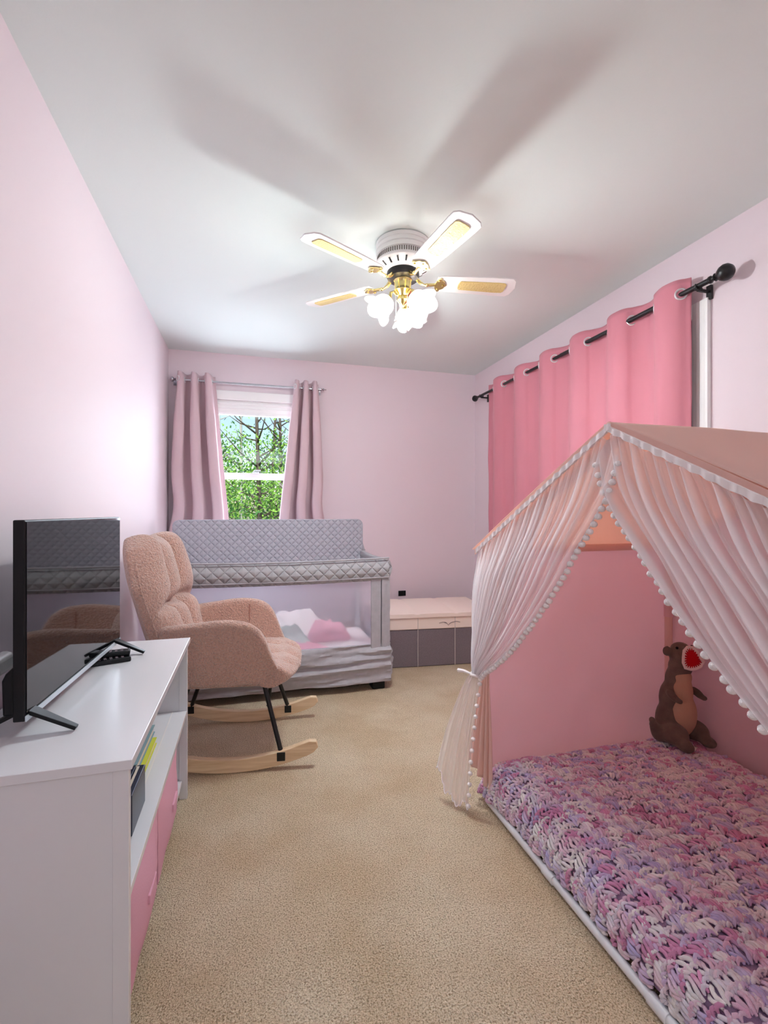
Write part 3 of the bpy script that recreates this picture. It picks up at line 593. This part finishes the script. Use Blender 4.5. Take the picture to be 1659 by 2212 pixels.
# lower skirt, wrinkled
def skirt(a,b,nrm,seed):
    a,b,nrm=Vector(a),Vector(b),Vector(nrm)
    def f(u,v): return a.lerp(b,u)+nrm*(.016+.012*math.sin(v*PI)+.026*nz(u*3+nz(u*4,v*2)*.6,v*7-u*1.5,seed)+.007*nz(u*14,v*16,seed+3))+Vector((0,0,lerp(.052+.006*nz(u*9,0,seed),.292+.004*nz(u*12,1,seed),v)))
    MB().slab(f,lambda u,v:a.lerp(b,u)-nrm*.012+Vector((0,0,lerp(.06,.29,v))),90,22).build('lower_skirt','grey',cb)
skirt((CX0-.005,CY0,0),(CX1+.012,CY0,0),(0,-1,0),1); skirt((CX1+.002,CY0,0),(CX1+.002,CY1,0),(1,0,0),5); skirt((CX0-.002,CY0,0),(CX0-.002,CY1,0),(-1,0,0),8)
B((CX0+.02,CY0+.02,.12),(CX1-.02,CY1-.02,.16)).build('base_board','black',cb,smooth=False)
t=MB().box((CX0+.035,CY0+.035,.162),(CX1-.035,CY1-.035,.25)).build('crib_mattress','floral',bevel=.02,label='thin mattress with printed sheet inside the crib',cat='mattress')
def heap(name,m,cx,cy,z,rx,ry,h,seed,lb,cat,fold=10):
    def f(u,v):
        a=2*u-1; b=2*v-1; s=max(0,1-abs(a)**3)*max(0,1-abs(b)**3); 
        return (cx+a*rx*(1+.12*nz(a*2,b*2,seed)),cy+b*ry*(1+.15*nz(b*2,a*2,seed+1)),z+h*s**.8*(.75+.5*nz(a*1.6,b*1.6,seed+2))+.028*s*abs(math.sin(fold*(a*.6+b*.5)+3*nz(a*2,b*2,seed+4)))*(.6+nz(a*5,b*5,seed)))
    MB().slab(f,lambda u,v:(f(u,v)[0],f(u,v)[1],z),44,30).build(name,m,label=lb,cat=cat)
heap('folded_blanket','floral',.30,3.44,.252,.25,.14,.20,3,'white blanket with pink print heaped inside the crib','blanket')
heap('folded_blanket','mint',.18,3.20,.252,.22,.115,.15,8,'pale mint blanket bunched inside the crib','blanket',7)
heap('pillow','rose',.53,3.36,.252,.15,.13,.14,13,'rose pink pillow inside the crib, right of the mint blanket','pillow',3)
heap('folded_blanket','rose',.24,3.03,.252,.27,.05,.05,17,'fluffy pink blanket along the front edge inside the crib','blanket',12)
heap('cloth','floral',.64,3.03,.252,.09,.045,.03,21,'small white cloth at the right front inside the crib','cloth',9)
# outlet and storage bench
ot=thing('outlet','black outlet on the far wall above the storage bench','outlet',(1.33,YB,.42))
B((1.295,YB-.006,.378),(1.365,YB-.0005,.425)).build('cover_plate','black',ot,bevel=.002)
B((1.312,YB-.009,.388),(1.328,YB-.006,.415)).box((1.334,YB-.009,.388),(1.350,YB-.006,.415)).build('socket','dark',ot,smooth=False)
bn=thing('storage_bench','storage bench with cream lid and dark grey fabric body under the far wall','storage bench',(1.36,3.56,0),R(-6))
def bb(a,b): return MB().box(a,b)
bb((-.425,-.295,.001),(.425,.295,.275)).build('body','charcoal',bn,local=True,bevel=.006)
bb((-.43,-.300,.276),(.43,.300,.362)).build('lid_side','cream',bn,local=True,bevel=.005)
MB().slab(lambda u,v:(lerp(-.44,.44,u),lerp(-.31,.31,v),.392+.012*math.sin(PI*u)*math.sin(PI*v)-.006*math.exp(-((u-.33)/.02)**2)-.006*math.exp(-((u-.67)/.02)**2)),lambda u,v:(lerp(-.44,.44,u),lerp(-.31,.31,v),.364),50,20).build('lid_top','cream',bn,local=True)
for x in (-.142,.142): bb((x-.002,-.3022,.002),(x+.002,-.295,.36)).build('fold_seam',mat('pale_seam',(206,196,192),.9),bn,local=True,smooth=False)
MB().tube([(.06,-.302,.325),(.075,-.302,.318),(.09,-.302,.300),(.10,-.302,.312),(.12,-.302,.322),(.15,-.302,.326),(.18,-.302,.320)],.0018,5).tube([(.02,-.302,.318),(.05,-.302,.326),(.075,-.302,.315)],.0014,5).build('stitched_mark',mat('grey_thread',(130,120,122),.9),bn,local=True)

# ------------------------------------------------------------------ tent bed
TX0,TX1,TY0,TY1,TZ=.90,1.85,.25,1.735,.985; YM=(TY0+TY1)/2; PK=1.362
bed=thing('tent_bed','floor bed with peach house shaped canopy and white sheer curtains','canopy bed',((TX0+TX1)/2,YM,0))
pr=.016
for x in (TX0+.02,TX1):
    for y in (TY0,TY1): MB().tube([(x,y,.0),(x,y,TZ)],pr,12).build('corner_pole','peachd',bed)
    MB().tube([(x,TY0,TZ),(x,YM,PK-.02)],pr,12).tube([(x,YM,PK-.02),(x,TY1,TZ)],pr,12).build('gable_pole','peachd',bed)
for y in (TY0,TY1): MB().tube([(TX0+.02,y,TZ),(TX1,y,TZ)],pr,12).build('eave_pole','peachd',bed)
MB().tube([(TX0+.02,YM,PK-.02),(TX1,YM,PK-.02)],pr,12).build('ridge_pole','peachd',bed)
# pipe rail on the floor
b=MB().tube([(.893,.12,.016),(.893,1.66,.016)],.0125,14)
for y in (.45,.86,1.27): b.tube([(.893,y-.025,.016),(.893,y+.025,.016)],.0155,14)
b.build('base_rail','pvc',bed,label='white pipe rail on the carpet')
CXF=.872
# roof
def roof(u,v):
    x=lerp(CXF-.002,TX1+.01,u); a=2*v-1; y=YM+(TY1-YM+.018)*a
    z=PK+.004-(PK-TZ)*abs(a)**1.04-.010*math.sin(PI*min(1,abs(a)))*math.sin(PI*u)+.005*nz(u*4,v*9,2)*math.sin(PI*u)
    z+=.012*math.exp(-(a/.03)**2)*0
    return (x,y,z)
MB().grid(roof,40,80).build('canopy_roof','peach',bed,solid=.002,auto=0)
for s in (1,-1):
    MB().slab(lambda u,v:(CXF-.003,YM+s*(lerp(0,TY1-.005-YM,u)),PK+.006-(PK-TZ)*u**1.04-lerp(0,.022,v)),lambda u,v:(CXF+.000,YM+s*(lerp(0,TY1-.005-YM,u)),PK+.006-(PK-TZ)*u**1.04-lerp(0,.022,v)),50,2).build('gable_hem','peach',bed)
def wallp(u,v): return (lerp(TX0+.03,TX1+.012,u),TY1+.018+.006*nz(u*5,v*4,6)+.004*nz(u*14,v*8,3)-.012*math.sin(PI*u)*math.sin(PI*v),lerp(.05,TZ+.01,v))
MB().grid(wallp,40,40).build('side_panel','panel',bed,solid=.002,auto=0)
def endp(u,v):
    y=lerp(TY0,TY1+.01,u); zt=TZ+(PK-TZ)*(1-abs(2*u-1)); return (TX1+.018+.006*nz(u*5,v*4,16),y,lerp(.05,zt,v))
MB().grid(endp,40,40).build('end_panel','panel',bed,solid=.002,auto=0)
MB().grid(lambda u,v:(lerp(TX0+.03,TX1+.012,u),TY0-.018+.006*nz(u*5,v*4,9),lerp(.05,TZ+.01,v)),30,20).build('side_panel','panel',bed,solid=.002,auto=0)
# thin sleeve strap on the far inner pole
MB().tube([(TX1,TY1,.66),(TX1,TY1,.76)],.019,12).build('pole_sleeve','panel',bed)
# sheer curtains in the gable opening, gathered and tied at each side
def sheer_curtain(side):
    """side=+1 far (left in the photo), -1 near"""
    def Y(y): return YM+side*(y-YM)
    inner=[(.945,1.285),(.990,1.175),(1.097,1.036),(1.176,.93),(1.29,.804),(1.439,.661),(1.601,.545),(1.665,.50)]
    if side<0: inner=[(.945,1.285),(.995,1.175),(1.110,1.050),(1.215,.930),(1.315,.835),(1.47,.70),(1.61,.56),(1.675,.50)]
    outer=[(1.69,.996),(1.70,.90),(1.706,.787),(1.712,.66),(1.716,.56),(1.712,.50)]
    def f(u,v):
        # u: 0 outer edge -> 1 inner edge
        o=pl([(a,b,0) for a,b in outer],v); i=pl([(a,b,0) for a,b in inner],v)
        top=(lerp(1.69,.955,u),lerp(.996,1.335,u) if True else 0)
        # blend: strands fan from the slope down to the tie
        w=u**(1+1.1*v)
        y=lerp(o.x,i.x,w); z=lerp(o.y,i.y,w)
        ty=lerp(1.705,.962,u); tz=TZ+(TY1-ty)*.5077-.020-.045*max(0,(u-.93)/.07); w0=(lerp(1.69,.945,u),lerp(.996,1.285,u)); b=(1-v)**4
        if ty<YM: tz=PK-.022-(YM-ty)*.5-.045*max(0,(u-.93)/.07)
        y+=(ty-w0[0])*b; z+=(tz-w0[1])*b
        g=math.sin(u*2*PI*22+3*nz(u*9,v*1.2,side*3))+.6*math.sin(u*2*PI*37+1+3*nz(u*8,v*2,5))
        amp=.003+.010*min(1,v*4)*(1-.62*v)
        return (CXF+(.0 if side>0 else .010*v-.004*u)-.004-(.020 if side>0 else .004)*math.sin(PI*v)*(.4+.6*u)+amp*g-.012*v,Y(y)+side*.007*g*min(1,v*4)*(1-v*.6),z+.003*math.sin(u*2*PI*26)*(1-v))
    c=MB().grid(f,380,50).build('sheer_curtain','sheer',bed,auto=0,fix=False,label='white sheer curtain with pompom trim')
    # header tape
    h=MB(); sz=lambda u:TZ+(TY1-lerp(1.712,.985,u))*.5077-.012
    h.slab(lambda u,v:(CXF-.009+.002*math.sin(u*150),Y(lerp(1.712,.985,u)),sz(u)+lerp(-.008,.008,v)+.0015*math.sin(u*110)),lambda u,v:(CXF-.002,Y(lerp(1.712,.985,u)),sz(u)+lerp(-.008,.008,v)),120,3)
    h.build('curtain_header','header',bed)
    # trim along the inner edge
    n=44; d=[]; pts=[Vector(f(1,k/400)) for k in range(401)]; L=[0]
    for k in range(400): L.append(L[-1]+(pts[k+1]-pts[k]).length)
    MB().tube(pts[::8],.0028,6).build('trim_cord','header',c)
    for k in range(n):
        t=L[-1]*(k+.6)/n; i=next(q for q in range(401) if L[q]>=t); p=pts[i]; q=Vector((0,-side*.010,-.006))
        MB().ell(p+q+Vector((-.004,random.uniform(-.002,.002),random.uniform(-.002,.002))),(.0095,.0095,.0085),10,7).build('pom_pom','pom',c)
    # tail below the tie
    def tail(u,v):
        g=.7*math.sin(u*2*PI*2.6+1.8*nz(u*3,v*2,7))+.25*math.sin(u*2*PI*9+2*nz(u*5,v,3)); sp=v**.8
        y=lerp(1.716,1.672,u)+sp*lerp(.05,-.03,u); x=CXF-.012+lerp(-.02,.006,u)*1
        xo=lerp(-.135,-.075,u)*sp*(1-.25*max(0,v-.6)); z=.497-(lerp(.38,.478,min(1,u*2.2))*v)+.010*g*v
        return (x+xo+.012*g*sp,Y(y)+.018*g*sp,max(.012,z))
    tl_=MB().grid(tail,90,34).build('curtain_tail','sheer',bed,auto=0,fix=False)
    MB().tube([Vector(tail(k/60,1)) for k in range(61)],.0026,6).build('hem','header',tl_)
    for k in range(12):
        p=Vector(tail(1,k/12+.04)); MB().ell(p+Vector((-.004,-side*.008,-.004)),(.009,.009,.008),10,7).build('pom_pom','pom',tl_)
    tie=[(CXF-.012+.020*math.cos(a),Y(1.694)+.034*math.sin(a),.499+.004*math.sin(2*a)) for a in [2*PI*k/18 for k in range(18)]]
    tb_=MB().tube(tie,.0055,8,closed=True); tb_.tube([(CXF-.03,Y(1.705),.50),(CXF-.05,Y(1.735),.505),(CXF-.06,Y(1.76),.500)],[.004,.007,.009],6).tube([(CXF-.03,Y(1.70),.495),(CXF-.04,Y(1.71),.46),(CXF-.03,Y(1.715),.44)],.003,6)
    tb_.build('tie_back','header',bed)
sheer_curtain(1); sheer_curtain(-1)
# peach inner drapes tied to the front posts
def drape(side):
    def Y(y): return YM+side*(y-YM)
    def f(u,v):
        if v<.5:
            q=v/.5; y=lerp(lerp(1.72,1.14,u),lerp(1.715,1.672,u),q**.85)-.05*math.sin(PI*q)*u*(-1); z=lerp(lerp(.99,1.27,u),.50,q)-.0*u
            y=lerp(1.72,lerp(1.18,1.672,q**.75),u) ; z=lerp(lerp(.985,.515,q),lerp(1.25,.515,q),u)
            sp=.3+.7*(1-q)
        else:
            q=(v-.5)/.5; y=lerp(1.725,1.668,u)+q*lerp(-.005,-.055,u)*(1-.3*q); z=lerp(.515,lerp(.16,.05,u),q); sp=.3+.7*q
        g=math.sin(u*2*PI*4+1.5*nz(u*4,v*3,2)); return (TX0+.0+.010*g*sp-(.005+.060*(1-u))*max(0,v-.5)*2,Y(y)+.006*g*sp,z)
    MB().grid(f,60,50).build('inner_drape','peachd',bed,solid=.0015,auto=0,label='peach inner drape tied back')
drape(1); drape(-1)

# mattress and crocheted blanket
MB().box((.935,.16,.012),(1.83,1.705,.125)).build('mattress','white',bevel=.035,label='floor mattress under the crocheted blanket inside the tent bed',cat='mattress')
prof=[(.914,.036),(.912,.070),(.918,.105),(.940,.134),(.985,.148),(1.06,.152),(1.3,.152),(1.83,.150)]
PL=[0]
for a,b in zip(prof,prof[1:]): PL.append(PL[-1]+math.hypot(b[0]-a[0],b[1]-a[1]))
LT=PL[-1]
def bsurf(s,y):
    """s arc length from the floor edge, y along the bed -> point on the blanket"""
    s=min(max(s,0),LT-1e-5); i=next(k for k in range(len(PL)-1) if PL[k+1]>=s); f=(s-PL[i])/(PL[i+1]-PL[i]); n=len(prof)-1
    P=[Vector(prof[max(0,min(n,i+k))]+(0,)) for k in (-1,0,1,2)]
    q=.5*((2*P[1])+(P[2]-P[0])*f+(2*P[0]-5*P[1]+4*P[2]-P[3])*f*f+(3*P[1]-P[0]-3*P[2]+P[3])*f**3)
    x,z=(q.x,q.y); e=max(0,(y-1.60)/.11); z-=.05*e*e*(1 if z>.07 else .0)
    bulge=.010*nz(s*3,y*3,4)+.006*nz(s*9,y*9,5); k=min(1,z/.12); z+=bulge*k; x-=.010*(1-k)*(1+nz(y*7,3))+.022*min(1,max(0,(y-1.45)/.2))*(1-k*.6); z-=.012*min(1,max(0,(y-1.5)/.15))*(1-k)
    return Vector((x,y,max(.02,z)))
def bframe(s,y):
    p=bsurf(s,y); a=(bsurf(min(LT,s+.006),y)-bsurf(max(0,s-.006),y)).normalized(); b=(bsurf(s,y+.006)-bsurf(s,y-.006)).normalized(); n=a.cross(b)
    if n.length<1e-6: n=Vector((0,0,1))
    n.normalize(); return p,a,b,n
# palette of the dyed yarn
PAL=[rgb(252,250,252),rgb(222,212,246),rgb(246,232,244),rgb(234,166,210),rgb(224,200,236),rgb(248,222,238),rgb(206,196,240),rgb(254,252,252),rgb(222,156,196),rgb(238,234,248),rgb(240,206,230),rgb(250,248,252)]
yv=[];yf=[];yc=[]
def yarn(pts,r,col,n=6):
    o=len(yv); L=len(pts); pu=None; pts=[Vector(p) for p in pts]
    for i,p in enumerate(pts):
        t=(pts[min(i+1,L-1)]-pts[max(i-1,0)]).normalized()
        pu=t.orthogonal().normalized() if pu is None else (pu-t*pu.dot(t)).normalized()
        w=t.cross(pu); rr=r*(.55 if i in (0,L-1) else 1)*(1+random.uniform(-.10,.10)); c=col[i] if isinstance(col[0],(list,tuple)) and len(col[0])>1 else col
        for k in range(n): a=2*PI*k/n; yv.append(p+(pu*math.cos(a)+w*math.sin(a))*rr); yc.append(c)
    for i in range(L-1):
        for k in range(n): yf.append((o+i*n+k,o+i*n+(k+1)%n,o+(i+1)*n+(k+1)%n,o+(i+1)*n+k))
def dye(t):
    """colour at length t (m) along the yarn"""
    k=math.floor(t/.17); f=t/.17-k; r=random.Random(k*7+1).randrange(len(PAL)); r2=random.Random((k+1)*7+1).randrange(len(PAL))
    f=max(0,(f-.5)/.5); a,b=PAL[r],PAL[r2]; j=random.uniform(.88,1.04); return tuple(min(1,lerp(a[q],b[q],f)*j) for q in range(3))+(1,)
DU,DV=.046,.037; t=0.0
rows=int((1.70-.13)/DV)
for j in range(rows):
    y0=1.695-DV*j; ncl=int(LT/DU); off=(j%2)*DU*.5
    for i in range(ncl+1):
        s0=DU*i+off-DU*.2+random.uniform(-.005,.005)
        if s0<.006 or s0>LT-.02: t+=.1; continue
        yb=y0-DV*.95+random.uniform(-.004,.004)
        lean=random.uniform(-.016,.016); hgt=random.uniform(.8,1.5)
        for k in range(5):
            a=(k-2)/2; t+=.052; c1=dye(t); c2=dye(t+.03)
            sp=a*DU*random.uniform(.42,.54); pts=[]
            for q in range(6):
                f=q/5; s_=s0+sp*(.62+.38*math.sin(PI*.5*f))+lean*f*1.2+.0022*math.sin(6*f+k*2); yy=yb+DV*(1.22*f*(1-.20*a*a)+.10*math.sin(k*2.4)*(1-f))+random.uniform(-.0012,.0012)
                p,A,Bv,n=bframe(s_,yy); pts.append(p+n*(.003+.0105*hgt*math.sin(PI*min(1,.12+f*.86))*(1-.25*a*a)+random.uniform(-.0022,.0022)))
            yarn(pts,.0050,[c1,c1,c1,c2,c2,c2])
        # top loops of the shell
        for k in range(5):
            a=(k-2)/2; t+=.03; c=dye(t); pts=[]
            for q in range(5):
                f=q/4; s_=s0+lean+(a*.42+(f-.5)*.36)*DU; yy=yb+DV*(1.24-.20*a*a)+.006*math.sin(PI*f)
                p,A,Bv,n=bframe(s_,yy); pts.append(p+n*(.008+.0075*math.sin(PI*f)+random.uniform(-.001,.001)))
            yarn(pts,.0044,[c]*5)
me=bpy.data.meshes.new('crocheted_blanket')
# backing sheet so that gaps look down on yarn, not on the mattress
o0=len(yv); NU,NV=60,80
for jj in range(NV+1):
    for ii in range(NU+1):
        p,A,Bv,n=bframe(LT*ii/NU,lerp(.13,1.70,jj/NV)); yv.append(p+n*.001); yc.append(rgb(196,168,206))
for jj in range(NV):
    for ii in range(NU): a=o0+jj*(NU+1)+ii; yf.append((a,a+1,a+NU+2,a+NU+1))
me.from_pydata([tuple(p) for p in yv],[],yf); me.polygons.foreach_set('use_smooth',[True]*len(me.polygons))
ca=me.color_attributes.new('dye','FLOAT_COLOR','POINT'); ca.data.foreach_set('color',[x for c in yc for x in c]); me.materials.append(M['yarn'])
bo=bpy.data.objects.new('crocheted_blanket',me); C.objects.link(bo)
props(bo,'chunky crocheted blanket in mixed pink, lilac and white yarn on the tent bed','blanket')

# ------------------------------------------------------------------ plush dinosaur leaning in the far corner of the bed
dn=thing('plush_dinosaur','brown plush dinosaur with open red mouth sitting in the tent corner','plush toy',(1.755,1.600,.155))
g=MB(); DX,DY=1.765,1.600
def E(c,r,rot=None): g.ell((DX+c[0],DY+c[1],c[2]),r,18,12,rot)
rt=lambda ax,a: Matrix.Rotation(R(a),3,ax)
E((-.005,.02,.25),(.088,.06,.10)); E((-.005,.02,.34),(.070,.050,.09)); E((0,.015,.42),(.050,.040,.07)); E((.004,.0,.480),(.050,.043,.05)); E((.004,-.006,.528),(.052,.044,.046)); E((.004,.0,.55),(.042,.038,.034)); E((-.056,.010,.548),(.020,.016,.022))
E((-.062,-.025,.215),(.050,.066,.046)); E((.052,-.025,.215),(.045,.062,.042)); E((-.066,-.085,.19),(.028,.040,.024)); E((.055,-.085,.19),(.026,.036,.022))
for s_ in (-1,1): E((s_*.066,-.028,.37),(.016,.036,.016),rt('X',25)); E((s_*.064,-.060,.360),(.013,.013,.012))
for k in range(8): q=k/7; E((-.07-.075*q,.02-.02*q,.195+.075*q*q),(.036*(1-.75*q)+.006,.03*(1-.75*q)+.006,.03*(1-.75*q)+.006))
g.build('body','skin',dn,remesh=.006)
def on(c): return Vector((DX+c[0],DY+c[1],c[2]))
MB().ell(on((0,-.020,.285)),(.056,.044,.09),18,12).ell(on((0,-.010,.375)),(.044,.042,.08),18,12).ell(on((.002,-.014,.44)),(.038,.032,.035),14,10).build('belly','tan',dn,remesh=.006)
# open mouth facing the room, slightly upward
fd=Vector((-.35,-.88,.30)).normalized(); sx=fd.cross(Vector((0,0,1))).normalized(); ux=sx.cross(fd).normalized(); mc=on((.008,-.051,.528))
TS=1.15
tri=[(a*TS,b*TS) for a,b in [(-.006,.036),(.010,.036),(.022,.024),(.027,.004),(.030,-.014),(.026,-.030),(.010,-.034),(-.006,-.031),(-.022,-.024),(-.032,-.010),(-.026,.002),(-.018,.022)]]
MB().prism([mc+sx*a+ux*b for a,b in tri],fd*.006).build('mouth','red',dn,smooth=False,bevel=.002,label='red felt inside of the mouth')
MB().tube([mc+sx*a*1.12+ux*b*1.12+fd*.005 for a,b in tri],.0055,8,closed=True).build('gum','tooth',dn,label='white felt rim round the mouth')
th=MB()
for i in range(len(tri)):
    for q in (0,.5):
        a0,b0=tri[i]; a1,b1=tri[(i+1)%len(tri)]; a,b=lerp(a0,a1,q),lerp(b0,b1,q); L=math.hypot(a,b); ia,ib=a*(1-.006/L),b*(1-.006/L); c=mc+fd*.007
        tx,ty=-b/L*.0028,a/L*.0028
        th.prism([c+sx*(a+tx)+ux*(b+ty),c+sx*(a-tx)+ux*(b-ty),c+sx*ia*.93+ux*ib*.93],fd*.0025)
th.build('teeth','tooth',dn,smooth=False)
for s in (-1,1): MB().ell(on((s*.040+.004,-.02,.568)),(.006,.006,.006),12,8).build('eye','black',dn)
